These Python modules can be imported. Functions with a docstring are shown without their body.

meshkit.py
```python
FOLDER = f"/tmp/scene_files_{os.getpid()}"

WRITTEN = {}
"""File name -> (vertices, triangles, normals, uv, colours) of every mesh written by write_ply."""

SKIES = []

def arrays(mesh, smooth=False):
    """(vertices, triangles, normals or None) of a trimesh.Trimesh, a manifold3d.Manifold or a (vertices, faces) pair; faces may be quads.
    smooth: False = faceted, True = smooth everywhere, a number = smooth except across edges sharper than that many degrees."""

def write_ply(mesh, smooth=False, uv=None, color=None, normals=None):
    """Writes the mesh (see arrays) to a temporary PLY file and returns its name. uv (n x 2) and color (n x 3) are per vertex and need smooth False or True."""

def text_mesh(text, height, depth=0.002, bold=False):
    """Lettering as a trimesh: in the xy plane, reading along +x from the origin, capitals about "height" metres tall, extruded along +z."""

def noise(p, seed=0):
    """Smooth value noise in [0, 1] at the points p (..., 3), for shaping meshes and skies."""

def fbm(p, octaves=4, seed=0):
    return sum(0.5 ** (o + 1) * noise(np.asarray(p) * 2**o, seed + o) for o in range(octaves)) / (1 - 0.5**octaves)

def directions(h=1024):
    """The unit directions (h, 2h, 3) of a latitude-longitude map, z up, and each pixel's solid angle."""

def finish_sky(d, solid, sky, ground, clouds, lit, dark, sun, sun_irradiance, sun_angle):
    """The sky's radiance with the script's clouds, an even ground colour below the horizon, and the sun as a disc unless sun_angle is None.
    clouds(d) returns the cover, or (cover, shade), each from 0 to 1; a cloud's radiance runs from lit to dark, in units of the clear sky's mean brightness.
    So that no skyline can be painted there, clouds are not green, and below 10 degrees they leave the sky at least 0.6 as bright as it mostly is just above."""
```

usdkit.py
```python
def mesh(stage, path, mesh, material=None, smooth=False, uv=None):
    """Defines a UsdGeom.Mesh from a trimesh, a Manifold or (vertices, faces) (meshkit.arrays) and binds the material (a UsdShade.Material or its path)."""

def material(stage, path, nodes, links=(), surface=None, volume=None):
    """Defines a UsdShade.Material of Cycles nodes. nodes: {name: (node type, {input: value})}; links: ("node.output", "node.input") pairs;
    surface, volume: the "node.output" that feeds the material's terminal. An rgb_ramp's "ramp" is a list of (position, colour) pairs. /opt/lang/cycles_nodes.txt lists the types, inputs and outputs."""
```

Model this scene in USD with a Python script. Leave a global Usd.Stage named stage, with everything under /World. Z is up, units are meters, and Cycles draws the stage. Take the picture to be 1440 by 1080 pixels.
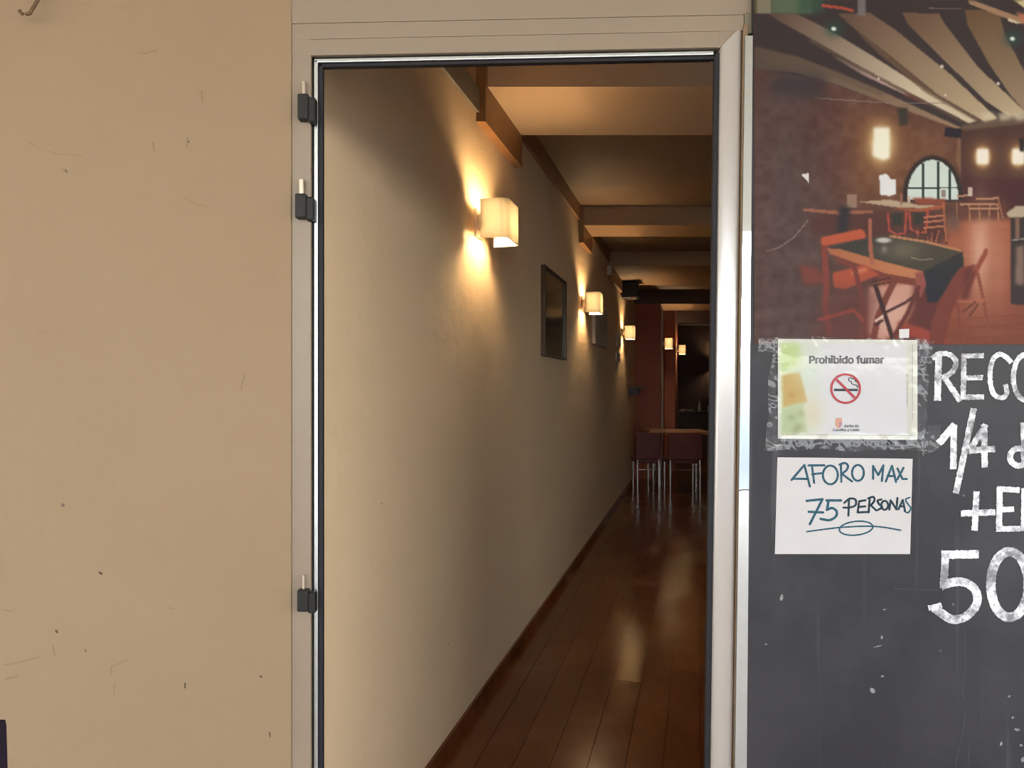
import math, random
import numpy as np, trimesh, shapely, usdkit, meshkit
from scipy.ndimage import gaussian_filter
from shapely.geometry import Polygon, LineString, Point, box as sbox
from shapely import affinity
from pxr import Usd, UsdGeom, UsdLux, UsdShade, Gf, Sdf, Vt

stage = Usd.Stage.CreateInMemory()
UsdGeom.SetStageUpAxis(stage, 'Z'); UsdGeom.SetStageMetersPerUnit(stage, 1.0)
UsdGeom.Xform.Define(stage, '/World'); UsdGeom.Scope.Define(stage, '/World/Looks')

# ------------------------------------------------------------------ camera, sky, sun, exposure
EYE, F, CX, HY = 1.40, 1000.0, 720.0, 545.0          # eye height, focal length and horizon in pixels of 1440x1080
cam = UsdGeom.Camera.Define(stage, '/World/Camera')
cam.CreateHorizontalApertureAttr(36.0); cam.CreateFocalLengthAttr(36.0 * F / 1440)
cam.CreateVerticalApertureAttr(27.0); cam.CreateVerticalApertureOffsetAttr(36.0 * (HY - 540) / 1440)
cam.CreateClippingRangeAttr(Gf.Vec2f(0.05, 200))
cam.AddTranslateOp().Set(Gf.Vec3d(0, 0, EYE)); cam.AddRotateXOp().Set(90.0)
cam.CreateExposureAttr(2.1)
SKY, SUN = 0.47, 3.0
sky = UsdLux.DomeLight.Define(stage, '/World/Sky')
sky.CreateIntensityAttr(1.0)
sky_m = usdkit.material(stage, '/World/Looks/sky', {
    's': ('sky_texture', {'sky_type': 'single_scattering', 'sun_disc': False, 'sun_elevation': math.radians(58), 'sun_rotation': math.radians(20), 'air_density': 1.0, 'aerosol_density': 2.5}),
    'w': ('mix', {'fac': 0.7, 'color2': (3.6, 3.4, 3.12)}),
    'b': ('background_shader', {'strength': SKY})}, [('s.color', 'w.color1'), ('w.color', 'b.color')], surface='b.background')
UsdShade.MaterialBindingAPI.Apply(sky.GetPrim()).Bind(sky_m)
sun = UsdLux.DistantLight.Define(stage, '/World/Sun')
sun.CreateIntensityAttr(SUN); sun.CreateAngleAttr(0.6); sun.CreateColorAttr(Gf.Vec3f(1, 0.95, 0.86))
sun.AddRotateZOp().Set(-25.0); sun.AddRotateXOp().Set(-10.0)     # high sun from beyond the building, over the street

# ------------------------------------------------------------------ helpers
_used = {}
def numbered(parent, name):
    k = _used.get((parent, name), 0); _used[(parent, name)] = k + 1
    return name if k == 0 else f'{name}_{k:03d}'

def path_of(parent):
    return '/World' if parent is None else str(parent.GetPath())

def tag(p, label=None, cat=None, group=None, kind=None):
    for k, v in (('label', label), ('category', cat), ('group', group), ('kind', kind)):
        if v: p.SetCustomDataByKey(k, v)
    return p

def obj(name, mesh, mat, parent=None, smooth=False, **kw):
    pp = path_of(parent)
    m = usdkit.mesh(stage, f'{pp}/{numbered(pp, name)}', mesh, MATS[mat], smooth=smooth)
    return tag(m.GetPrim(), **kw)

def thing(name, label=None, cat=None, loc=(0, 0, 0), rotz=0.0, group=None, kind=None, parent=None):
    pp = path_of(parent)
    x = UsdGeom.Xform.Define(stage, f'{pp}/{numbered(pp, name)}')
    if tuple(loc) != (0, 0, 0): x.AddTranslateOp().Set(Gf.Vec3d(*map(float, loc)))
    if rotz: x.AddRotateZOp().Set(float(rotz))
    return tag(x.GetPrim(), label, cat, group, kind)

def dup(src, name, label, cat, loc, rotz, group=None):
    x = UsdGeom.Xform.Define(stage, f'/World/{numbered("/World", name)}')
    x.GetPrim().GetReferences().AddInternalReference(src.GetPath())
    x.ClearXformOpOrder(); 
    for op in ('xformOp:translate', 'xformOp:rotateZ'):
        pass
    x.GetPrim().CreateAttribute('xformOp:translate', Sdf.ValueTypeNames.Double3).Set(Gf.Vec3d(*map(float, loc)))
    x.GetPrim().CreateAttribute('xformOp:rotateZ', Sdf.ValueTypeNames.Float).Set(float(rotz))
    x.GetPrim().CreateAttribute('xformOpOrder', Sdf.ValueTypeNames.TokenArray, False).Set(['xformOp:translate', 'xformOp:rotateZ'])
    x.GetPrim().SetInstanceable(True)
    return tag(x.GetPrim(), label, cat, group)

def X(px, y): return (px - CX) / F * y                # position at depth y of what stands at that column / row of the photograph
def Z(py, y): return EYE + (HY - py) / F * y

def bx(x0, x1, y0, y1, z0, z1):
    m = trimesh.creation.box((abs(x1 - x0), abs(y1 - y0), abs(z1 - z0)))
    m.apply_translation(((x0 + x1) / 2, (y0 + y1) / 2, (z0 + z1) / 2)); return m

def rbx(x0, x1, y0, y1, z0, z1, r=0.004, seg=3):
    """box with rounded edges: hull of eight small spheres"""
    s = trimesh.creation.icosphere(1 if seg < 3 else 2, r).vertices
    pts = [s + (x, y, z) for x in (min(x0, x1) + r, max(x0, x1) - r) for y in (min(y0, y1) + r, max(y0, y1) - r) for z in (min(z0, z1) + r, max(z0, z1) - r)]
    return trimesh.convex.convex_hull(np.vstack(pts))

def plan(poly, z0, z1):
    """plan outline (x, y) raised from z0 to z1"""
    m = trimesh.creation.extrude_polygon(poly if isinstance(poly, Polygon) else Polygon(poly), z1 - z0, engine='earcut')
    m.apply_translation((0, 0, z0)); return m

def tube(pts, r, sides=10):
    p = np.asarray(pts, float)
    v, f = [], []
    t = np.gradient(p, axis=0); t /= np.linalg.norm(t, axis=1, keepdims=True)
    ref = np.array([0, 0, 1.0]) if abs(t[0, 2]) < .9 else np.array([1.0, 0, 0])
    rr = np.broadcast_to(r, (len(p),))
    a = np.arange(sides) * 2 * np.pi / sides
    for i in range(len(p)):
        u = np.cross(t[i], ref); u /= np.linalg.norm(u); w = np.cross(t[i], u); 
        v.append(p[i] + rr[i] * (np.cos(a)[:, None] * u + np.sin(a)[:, None] * w))
    v = np.vstack(v + [p[:1], p[-1:]])
    n = len(p)
    for i in range(n - 1):
        for j in range(sides):
            q = [i * sides + j, i * sides + (j + 1) % sides, (i + 1) * sides + (j + 1) % sides, (i + 1) * sides + j]
            f += [[q[0], q[2], q[1]], [q[0], q[3], q[2]]]
    for j in range(sides):
        f += [[n * sides, j, (j + 1) % sides], [n * sides + 1, (n - 1) * sides + (j + 1) % sides, (n - 1) * sides + j]]
    m = trimesh.Trimesh(v, f, process=False); m.fix_normals(); return m

def cat(*ms): return trimesh.util.concatenate([m for m in ms])

def on_facade(poly, y, depth, k=None):
    """outline in photograph columns / rows of the plane y -> a flat piece of that outline in front of y"""
    k = k or y
    out = []
    for g in getattr(poly, 'geoms', [poly]):
        if g.is_empty: continue
        m = trimesh.creation.extrude_polygon(g, 1.0, engine='earcut')
        v = m.vertices.copy()
        m = trimesh.Trimesh(np.stack([(v[:, 0] - CX) / F * k, y - v[:, 2] * depth, EYE + (HY - v[:, 1]) / F * k], 1), m.faces, process=False)
        m.fix_normals(); out.append(m)
    return cat(*out)

# ------------------------------------------------------------------ materials
MATS = {}
def lin(c): c = np.asarray(c, float) / 255; return tuple(np.where(c <= .04045, c / 12.92, ((c + .055) / 1.055) ** 2.4))

def mat(name, color, rough=.5, metal=0., spec=.5, bump=None, vary=None, coat=0., coat_rough=.1, **extra):
    """principled; vary = (scale, amount, colour2) mottles the colour, bump = (scale, distance)"""
    nodes = {'p': ('principled_bsdf', dict(base_color=color, roughness=rough, metallic=metal, specular_ior_level=spec, coat_weight=coat, coat_roughness=coat_rough, **extra))}
    links = []
    if vary or bump: nodes['g'] = ('geometry', {})
    if vary:
        nodes['n'] = ('noise_texture', {'scale': vary[0], 'detail': 5.0, 'roughness': .6})
        nodes['r'] = ('map_range', {'from_min': .35, 'from_max': .68, 'to_min': 0., 'to_max': vary[1], 'clamp': True})
        nodes['m'] = ('mix', {'color1': color, 'color2': vary[2]})
        links += [('g.position', 'n.vector'), ('n.fac', 'r.value'), ('r.result', 'm.fac'), ('m.color', 'p.base_color')]
    if bump:
        nodes['bn'] = ('noise_texture', {'scale': bump[0], 'detail': 4.0})
        nodes['b'] = ('bump', {'strength': 1.0, 'distance': bump[1]})
        links += [('g.position', 'bn.vector'), ('bn.fac', 'b.height'), ('b.normal', 'p.normal')]
    MATS[name] = usdkit.material(stage, '/World/Looks/' + name, nodes, links, surface='p.BSDF')

def plaster(name, color, dirt, scuff, amount=.5):
    """painted plaster: soft mottling, fine trowel relief, sparse scuffs and specks"""
    MATS[name] = usdkit.material(stage, '/World/Looks/' + name, {
        'g': ('geometry', {}),
        'n': ('noise_texture', {'scale': 2.2, 'detail': 6.0, 'roughness': .55}),
        'r': ('map_range', {'from_min': .4, 'from_max': .75, 'to_min': 0., 'to_max': amount, 'clamp': True}),
        'm': ('mix', {'color1': color, 'color2': dirt}),
        'mp': ('mapping', {'scale': (7., 7., 16.), 'rotation': (0., .5, 0.)}),
        'n2': ('noise_texture', {'scale': 1.4, 'detail': 8.0, 'roughness': .75}),
        'r2': ('map_range', {'from_min': .66, 'from_max': .76, 'to_min': 0., 'to_max': .55, 'clamp': True}),
        'm2': ('mix', {'color2': scuff}),
        'v': ('voronoi_texture', {'scale': 5.5}), 
        'r3': ('map_range', {'from_min': .012, 'from_max': .03, 'to_min': .8, 'to_max': 0., 'clamp': True}),
        'm3': ('mix', {'color2': (.05, .03, .02)}),
        'bn': ('noise_texture', {'scale': 38., 'detail': 5.0}), 'b': ('bump', {'strength': .5, 'distance': .0025}),
        'bn2': ('noise_texture', {'scale': 3.5, 'detail': 2.0}), 'b2': ('bump', {'strength': .6, 'distance': .012}),
        'p': ('principled_bsdf', {'roughness': .75, 'specular_ior_level': .25})},
        [('g.position', 'n.vector'), ('n.fac', 'r.value'), ('r.result', 'm.fac'), ('g.position', 'mp.vector'), ('mp.vector', 'n2.vector'), ('n2.fac', 'r2.value'),
         ('r2.result', 'm2.fac'), ('m.color', 'm2.color1'), ('g.position', 'v.vector'), ('v.distance', 'r3.value'), ('r3.result', 'm3.fac'), ('m2.color', 'm3.color1'),
         ('m3.color', 'p.base_color'), ('g.position', 'bn.vector'), ('bn.fac', 'b.height'), ('g.position', 'bn2.vector'), ('bn2.fac', 'b2.height'), ('b.normal', 'b2.normal'), ('b2.normal', 'p.normal')], surface='p.BSDF')

plaster('beige_plaster', (.227, .157, .091), (.205, .138, .079), (.155, .10, .052))
plaster('cream_plaster', (.85, .64, .40), (.80, .59, .355), (.6, .46, .31), .4)
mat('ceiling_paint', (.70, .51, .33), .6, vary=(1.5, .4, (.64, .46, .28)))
mat('ceiling_shaded', (.29, .195, .12), .6, vary=(1.5, .4, (.26, .17, .10)))  # beige ceiling with the shade of its recesses put into the colour
mat('beam_shaded', (.44, .29, .17), .6, vary=(1.5, .4, (.40, .255, .145)))  # deeper beams: same ceiling paint, darkened in colour for the dim depth
mat('header_dark', (.075, .045, .04), .6)
mat('red_plaster', (.36, .11, .07), .6, vary=(3, .5, (.42, .14, .08)))
mat('brown_plaster', (.28, .12, .06), .6, vary=(3, .5, (.33, .15, .08)))
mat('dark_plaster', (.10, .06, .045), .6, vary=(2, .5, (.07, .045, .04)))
mat('white_metal', (.21, .16, .113), .36, 0., .4, vary=(3, .5, (.193, .146, .103)))
mat('satin_white', (.25, .215, .185), .25, 0., 1., coat=1., coat_rough=.2, coat_ior=1.9)
mat('bright_aluminium', (.72, .76, .76), .22, 1.)
mat('rubber', (.012, .011, .013), .55, spec=.22)
mat('black_plastic', (.011, .010, .009), .45, spec=.25, bump=(300, .0003))
mat('pin_metal', (.5, .43, .34), .3, 1.)
mat('wood_trim', (.36, .185, .075), .45, vary=(9, .7, (.27, .125, .05)))
mat('tan_strip', (.17, .105, .05), .45, vary=(8, .6, (.13, .075, .035)))
mat('olive_block', (.135, .11, .07), .5, vary=(20, .6, (.10, .085, .05)))
mat('mirror_glass', (.86, .9, .92), .015, 1., bump=(2.5, .0012))
mat('shadow_strip', (.17, .14, .11), .6)  # colour of the painted lintel shadow on the passage wall
mat('rust', (.09, .058, .026), .65, .3, vary=(60, .8, (.16, .08, .03)))
mat('dark_post', (.008, .004, .008), .6, spec=.08)
mat('board_edge', (.06, .05, .045), .6)
mat('paper', (.425, .405, .40), .8, spec=.1, vary=(14, .5, (.405, .38, .37)))
mat('white_sticker', (.43, .42, .41), .6)
mat('ink_dark', (.022, .024, .034), .7, spec=.1)
mat('ink_red', (.30, .03, .034), .7, spec=.1)
mat('ink_grey', (.3, .3, .26), .6)
mat('ink_crest', (.42, .2, .13), .6)
mat('ink_purple', (.25, .12, .2), .6)
mat('marker_teal', (.019, .056, .08), .7, spec=.1, vary=(120, .8, (.038, .106, .14)))
mat('marker_dark', (.012, .022, .032), .7, spec=.1, vary=(120, .8, (.03, .055, .07)))
mat('frame_wood', (.07, .04, .02), .4)
mat('mat_board', (.5, .43, .35), .7)
mat('picture_print', (.13, .11, .075), .12, vary=(3, .9, (.07, .058, .04)), coat=1., coat_rough=.12)
mat('dark_print', (.04, .03, .028), .25, vary=(7, .9, (.09, .05, .04)), coat=.6)
mat('pale_box', (.6, .5, .4), .5)
mat('speaker_black', (.012, .011, .012), .5)
mat('chair_red', (.14, .028, .022), .45, vary=(12, .5, (.10, .02, .02)))
mat('chrome', (.7, .68, .66), .22, 1.)
mat('table_wood', (.42, .2, .1), .35, vary=(7, .6, (.34, .15, .07)))
mat('counter_dark', (.05, .035, .032), .35)
mat('bottle_dark', (.05, .04, .02), .12)
mat('tin', (.5, .42, .34), .35, .6)
mat('pavement', (.36, .335, .31), .8, vary=(3, .6, (.31, .29, .27)))
mat('awning_cloth', (.42, .40, .33), .8)
mat('street_wall', (.30, .36, .46), .6, vary=(1.2, .9, (.45, .48, .54)))
mat('scuff_faint', (.196, .135, .078), .8, spec=.1)
mat('scuff_dark', (.075, .05, .032), .8, spec=.1)
mat('chip_grey', (.24, .23, .225), .8, spec=.1, vary=(150, .8, (.12, .115, .115)))
mat('drip_grey', (.062, .059, .06), .8, spec=.1, vary=(60, .8, (.035, .033, .035)))

def floor_mat(name, c1, c2):
    MATS[name] = usdkit.material(stage, '/World/Looks/' + name, {
        'g': ('geometry', {}), 'mp': ('mapping', {'mapping_type': 'point', 'rotation': (0., 0., math.radians(14.6)), 'scale': (26., 1.6, 1.)}),
        'n': ('noise_texture', {'scale': 1.6, 'detail': 6.0, 'roughness': .6}), 'm': ('mix', {'color1': c1, 'color2': c2}),
        'n2': ('noise_texture', {'scale': 2.2, 'detail': 3.0}), 'rr': ('map_range', {'from_min': .3, 'from_max': .7, 'to_min': .15, 'to_max': .23}),
        'p': ('principled_bsdf', {'roughness': .3, 'specular_ior_level': .45})},
        [('g.position', 'mp.vector'), ('mp.vector', 'n.vector'), ('n.fac', 'm.fac'), ('m.color', 'p.base_color'), ('g.position', 'n2.vector'), ('n2.fac', 'rr.value'), ('rr.result', 'p.roughness')], surface='p.BSDF')
for i, (a, b) in enumerate([((.135, .040, .011), (.085, .028, .010)), ((.155, .047, .012), (.095, .033, .012)), ((.12, .034, .009), (.078, .025, .009))]):
    floor_mat(f'plank_wood_{"abc"[i]}', a, b)

# chalkboard: dark satin with pale smears, specks, vertical drips
MATS['chalkboard'] = usdkit.material(stage, '/World/Looks/chalkboard', {
    'g': ('geometry', {}), 'n': ('noise_texture', {'scale': 3.2, 'detail': 7.0, 'roughness': .65}),
    'r': ('map_range', {'from_min': .42, 'from_max': .75, 'to_min': 0., 'to_max': .7, 'clamp': True}),
    'm': ('mix', {'color1': (.013, .012, .015), 'color2': (.040, .037, .040)}),
    'v': ('voronoi_texture', {'scale': 11.}), 'vr': ('map_range', {'from_min': .02, 'from_max': .05, 'to_min': .5, 'to_max': 0., 'clamp': True}),
    'm2': ('mix', {'color2': (.2, .19, .185)}),
    'mp': ('mapping', {'scale': (24., 24., .9)}), 'n3': ('noise_texture', {'scale': 1.5, 'detail': 4.0}),
    'r3': ('map_range', {'from_min': .60, 'from_max': .74, 'to_min': 0., 'to_max': .14, 'clamp': True}), 'm3': ('mix', {'color2': (.2, .19, .19)}),
    'p': ('principled_bsdf', {'roughness': .5, 'specular_ior_level': .3})},
    [('g.position', 'n.vector'), ('n.fac', 'r.value'), ('r.result', 'm.fac'), ('g.position', 'v.vector'), ('v.distance', 'vr.value'), ('vr.result', 'm2.fac'), ('m.color', 'm2.color1'),
     ('g.position', 'mp.vector'), ('mp.vector', 'n3.vector'), ('n3.fac', 'r3.value'), ('r3.result', 'm3.fac'), ('m2.color', 'm3.color1'), ('m3.color', 'p.base_color')], surface='p.BSDF')
MATS['chalk'] = usdkit.material(stage, '/World/Looks/chalk', {
    'g': ('geometry', {}), 'n': ('noise_texture', {'scale': 75., 'detail': 6.0, 'roughness': .7}),
    'n0': ('noise_texture', {'scale': 16., 'detail': 3.0}), 'a': ('math', {'math_type': 'multiply'}),
    'r': ('map_range', {'from_min': .17, 'from_max': .27, 'to_min': 0., 'to_max': 1., 'clamp': True}),
    'm': ('mix', {'color1': (.18, .175, .185), 'color2': (.56, .555, .575)}), 'p': ('principled_bsdf', {'roughness': .85, 'specular_ior_level': .1})},
    [('g.position', 'n.vector'), ('g.position', 'n0.vector'), ('n.fac', 'a.value1'), ('n0.fac', 'a.value2'), ('a.value', 'r.value'), ('r.result', 'm.fac'), ('m.color', 'p.base_color')], surface='p.BSDF')
# printed matter: colour of the print from the mesh
for nm, rough, coat in (('print_matt', .55, 0.), ('print_gloss', .55, .0)):
    MATS[nm] = usdkit.material(stage, '/World/Looks/' + nm, {'a': ('attribute', {'attribute': 'ink'}), 'p': ('principled_bsdf', {'roughness': rough, 'specular_ior_level': .15, 'coat_weight': coat, 'coat_roughness': .25})},
                               [('a.color', 'p.base_color')], surface='p.BSDF')
# clear crinkled film
MATS['clear_film'] = usdkit.material(stage, '/World/Looks/clear_film', {
    't': ('transparent_bsdf', {'color': (.97, .975, .97)}), 'g': ('glossy_bsdf', {'color': (1, 1, 1), 'roughness': .07}), 'm': ('mix_closure', {'fac': .033})},
    [('t.BSDF', 'm.closure1'), ('g.BSDF', 'm.closure2')], surface='m.closure')
MATS['clear_glass'] = usdkit.material(stage, '/World/Looks/clear_glass', {
    't': ('transparent_bsdf', {'color': (.95, .96, .95)}), 'g': ('glossy_bsdf', {'roughness': .02}), 'f': ('fresnel', {'IOR': 1.45}), 'm': ('mix_closure', {})},
    [('t.BSDF', 'm.closure1'), ('g.BSDF', 'm.closure2'), ('f.fac', 'm.fac')], surface='m.closure')
# lamp glass and bulb
LAMP = 1.0
MATS['lamp_glass'] = usdkit.material(stage, '/World/Looks/lamp_glass', {
    'tr': ('translucent_bsdf', {'color': (.34, .32, .27)}), 'd': ('principled_bsdf', {'base_color': (.80, .74, .58), 'roughness': .3}), 'm': ('mix_closure', {'fac': .5})},
    [('tr.BSDF', 'm.closure1'), ('d.BSDF', 'm.closure2')], surface='m.closure')
MATS['bulb'] = usdkit.material(stage, '/World/Looks/bulb', {'e': ('emission', {'color': (1.0, .71, .40), 'strength': 112.0 * LAMP})}, [], surface='e.emission')

# ------------------------------------------------------------------ layout
D = 1.54                                             # depth of the shop front
UX, UY = .2519, .9678                                # direction of the passage; the wall's normal into the room is (UY, -UX)
W0 = np.array([-.521, 1.70])                         # foot of the passage wall just behind the shop front
ROT = math.degrees(math.atan2(-UX, UY))
def at(s, t): return (W0[0] + s * UX + t * UY, W0[1] + s * UY - t * UX)
def wall_x(y, t=0.): return W0[0] + (y - W0[1]) * UX / UY + t / UY
def s_of(y): return (y - W0[1]) / UY
CEIL, SOF = EYE + 1.48, EYE + 1.324

# ---- outdoors (behind and above the camera: seen only in reflections)
obj('ground', bx(-14, 14, -22, 1.62, -.25, -.02), 'pavement', kind='structure')
obj('wall_street', bx(-14, 14, -6.85, -6.6, 0, 1.69), 'street_wall', kind='structure')
aw = trimesh.convex.convex_hull([(x, y, z + dz) for x in (-9, 9) for y, z in ((1.5, 3.25), (-5.0, 3.17)) for dz in (0, .03)])
obj('ceiling_porch', aw, 'awning_cloth', kind='structure')

# ---- shop front
LE = X(410.5, D)
wfl = thing('wall_front_left', kind='structure')
WF = D - .003
obj('plaster', rbx(-3.2, LE, WF, 1.70, -.02, 3.15, .003), 'beige_plaster', wfl, smooth=40)
def scuff(pts, w, m): obj('scuff_mark', on_facade(LineString(pts).buffer(w / 2, quad_segs=3).simplify(.1), WF, .0003), m, wfl)
for p, w in (([(39, 201), (48, 204)], 1.2), ([(66, 212), (80, 216), (116, 219)], 1.0), ([(88, 238), (94, 243)], 1.6), ([(259, 279), (275, 286), (294, 291)], 1.1), ([(194, 74), (206, 75), (222, 70)], 1.4), ([(4, 858), (16, 859)], 1.2),
             ([(6, 935), (30, 931), (54, 924)], 1.6), ([(8, 955), (26, 951)], 2.2), ([(74, 908), (77, 921)], 2), ([(181, 927), (168, 933), (156, 938), (157, 948)], 1.4), ([(162, 960), (160, 976)], 1.2), ([(264, 193), (263, 206)], 2), ([(283, 128), (285, 142)], 1.8), ([(215, 200), (217, 212)], 2), ([(236, 855), (244, 856)], 2), ([(344, 526), (339, 548)], 1.6)): scuff(p, w, 'scuff_faint')
for p, w in (([(140, 805), (143, 807)], 3), ([(79, 887), (80.5, 889)], 3), ([(260.5, 961), (260, 967)], 2.2), ([(92, 239), (94, 242)], 1.6), ([(366, 951), (368, 952)], 2.2), ([(120, 914), (121, 916)], 1.6), ([(264, 198), (266, 200)], 1.6), ([(379, 1030), (380, 1036)], 1.6)): scuff(p, w, 'scuff_dark')
obj('wall_front_right', cat(bx(X(1046, 1.60), 1.24, 1.60, 1.70, -.02, 2.55), bx(2.44, 4.6, 1.60, 1.70, -.02, 2.55), bx(X(1046, 1.60), 4.6, 1.60, 1.70, 2.55, 3.15)), 'beige_plaster', kind='structure')
w2 = thing('added_window_2', kind='structure')             # unseen window, added to let more daylight onto the passage wall
obj('pane', bx(1.28, 2.40, 1.64, 1.646, .04, 2.51), 'clear_glass', w2)
for q in ((1.24, 1.28, 0, 2.55), (2.40, 2.44, 0, 2.55), (1.28, 2.40, 0, .04), (1.28, 2.40, 2.51, 2.55)): obj('window_frame', bx(q[0], q[1], 1.62, 1.67, q[2], q[3]), 'white_metal', w2)
obj('wall_front_top', bx(LE, X(1046, 1.60), 1.60, 1.70, Z(0, 1.60), 3.15), 'beige_plaster', kind='structure')

def lean(m):                                          # the right side of the frame leans a little
    m.vertices[:, 0] += .013 * (m.vertices[:, 2] - Z(300, D)); return m
def slope(m):                                         # and its head rises a little to the right
    m.vertices[:, 2] += .020 * (m.vertices[:, 0] - X(730, D)); return m
# door frame: profile pieces, stops, seals, hinges
door = thing('door_1', kind='structure')
zb = 0.0
xl, xr = X(410.5, D), X(1040, D)
zt = Z(68, D)
obj('jamb', rbx(xl, X(437, D), D, 1.572, zb, Z(50, D), .001), 'white_metal', door, smooth=40)
obj('head', slope(rbx(X(436, D), X(1012, D), D, 1.572, Z(72, D), Z(49.5, D), .001)), 'white_metal', door, smooth=40)
for (y0, y1, dy) in ((27.2, 49.3, .0005), (-70, 27, .0014)):
    obj('transom_panel', slope(rbx(xl, X(1046 if y0 > 0 else 1060, D), D - dy, 1.60, Z(y1, D), Z(y0, D), .0012)), 'white_metal', door, smooth=40)
obj('stop', cat(rbx(X(440, D), X(446, D), D + .006, 1.572, zb, Z(82, D), .002), slope(rbx(X(440, D), X(1005, D), D + .006, 1.572, Z(80.5, D), Z(74.5, D), .002))), 'bright_aluminium', door, smooth=40)
obj('seal', cat(bx(X(437, D), X(440, D), D + .012, 1.60, zb, Z(76, D)), slope(bx(X(437, D), X(1009, D), D + .012, 1.60, Z(75, D), Z(71.5, D))),
                rbx(X(446, D), X(452.5, D), D + .010, D + .022, zb, Z(86, D), .002), slope(rbx(X(446, D), X(1010, D), D + .010, D + .022, Z(85.5, D), Z(80.5, D), .002)),
                lean(rbx(X(1003.5, D), X(1011, D), D + .008, D + .022, zb, Z(72, D), .002))), 'rubber', door, smooth=40)
# right jamb: half-round satin profile
x0, x1 = X(1010.5, D), X(1041, D)
c, h = (x0 + x1) / 2, (x1 - x0) / 2
arc = [(c - h * math.cos(a), D + .010 - .014 * math.sin(a) ** .7) for a in np.linspace(0, math.pi, 33)]
poly = Polygon(arc + [(x1, 1.575), (x0, 1.575)])
m = plan(poly, zb, Z(36, D))
v = m.vertices                                        # mitred top: cut at 45 degrees
top = v[:, 2] > 1
v[top, 2] = Z(66, D) + (v[top, 0] - x0); lean(m)
obj('jamb', m, 'satin_white', door, smooth=50, label='glossy rounded right jamb')
mm = Polygon([(1009, 50), (1009, 67), (1013, 66.5), (1043.6, 36), (1046.5, 35), (1046.5, 28), (1009, 28)])
obj('corner_piece', on_facade(mm, 1.58, .0395, D), 'white_metal', door)
obj('edge_strip', lean(rbx(X(1041, D), X(1047.8, D), D - .006, 1.60, zb, Z(36, D), .002)), 'tan_strip', door, smooth=40, label='tan wooden edge strip')
def hinge(px0, px1, py0, py1, pin_top, pin_w):
    w = px1 - px0
    t = thing('hinge', parent=door, label='black hinge cap')
    obj('leaf_block', rbx(X(px0, D), X(px0 + .62 * w, D), D - .020, D + .001, Z(py1 - 3, D), Z(py0, D), .004), 'black_plastic', t, smooth=50)
    obj('knuckle', rbx(X(px0 + .56 * w, D), X(px1, D), D - .017, D + .008, Z(py1, D), Z(py0 + 4, D), .005), 'black_plastic', t, smooth=50)
    a = trimesh.creation.cylinder(pin_w / 2 / F * D, Z(pin_top, D) - Z(py0 + 2, D), sections=16)
    a.apply_translation((X(px0 + .3 * w, D), D - .008, (Z(pin_top, D) + Z(py0 + 2, D)) / 2))
    obj('hinge_pin', a, 'pin_metal', t, smooth=50)
hinge(421.5, 446, 136, 175, 117, 6)
hinge(418, 443.5, 275, 312, 254.5, 8)
hinge(421, 446, 826.5, 860, 807, 4)

# window beside the door, mostly hidden by the board
win = thing('window_1', kind='structure')
P0 = 1.5262
obj('pane', trimesh.convex.convex_hull([(X(px, P0), y, Z(py, P0)) for px, py in ((1048, 50), (1062, 50), (1061.8, 500), (1052.4, 1080), (1044, 1500), (1028, 1500)) for y in (P0, 1.538)]), 'mirror_glass', win)
obj('frame_block', rbx(X(1046.5, D), X(1075, D), D - .004, 1.60, Z(48, D), Z(18.5, D), .003), 'olive_block', win, smooth=40)

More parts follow.
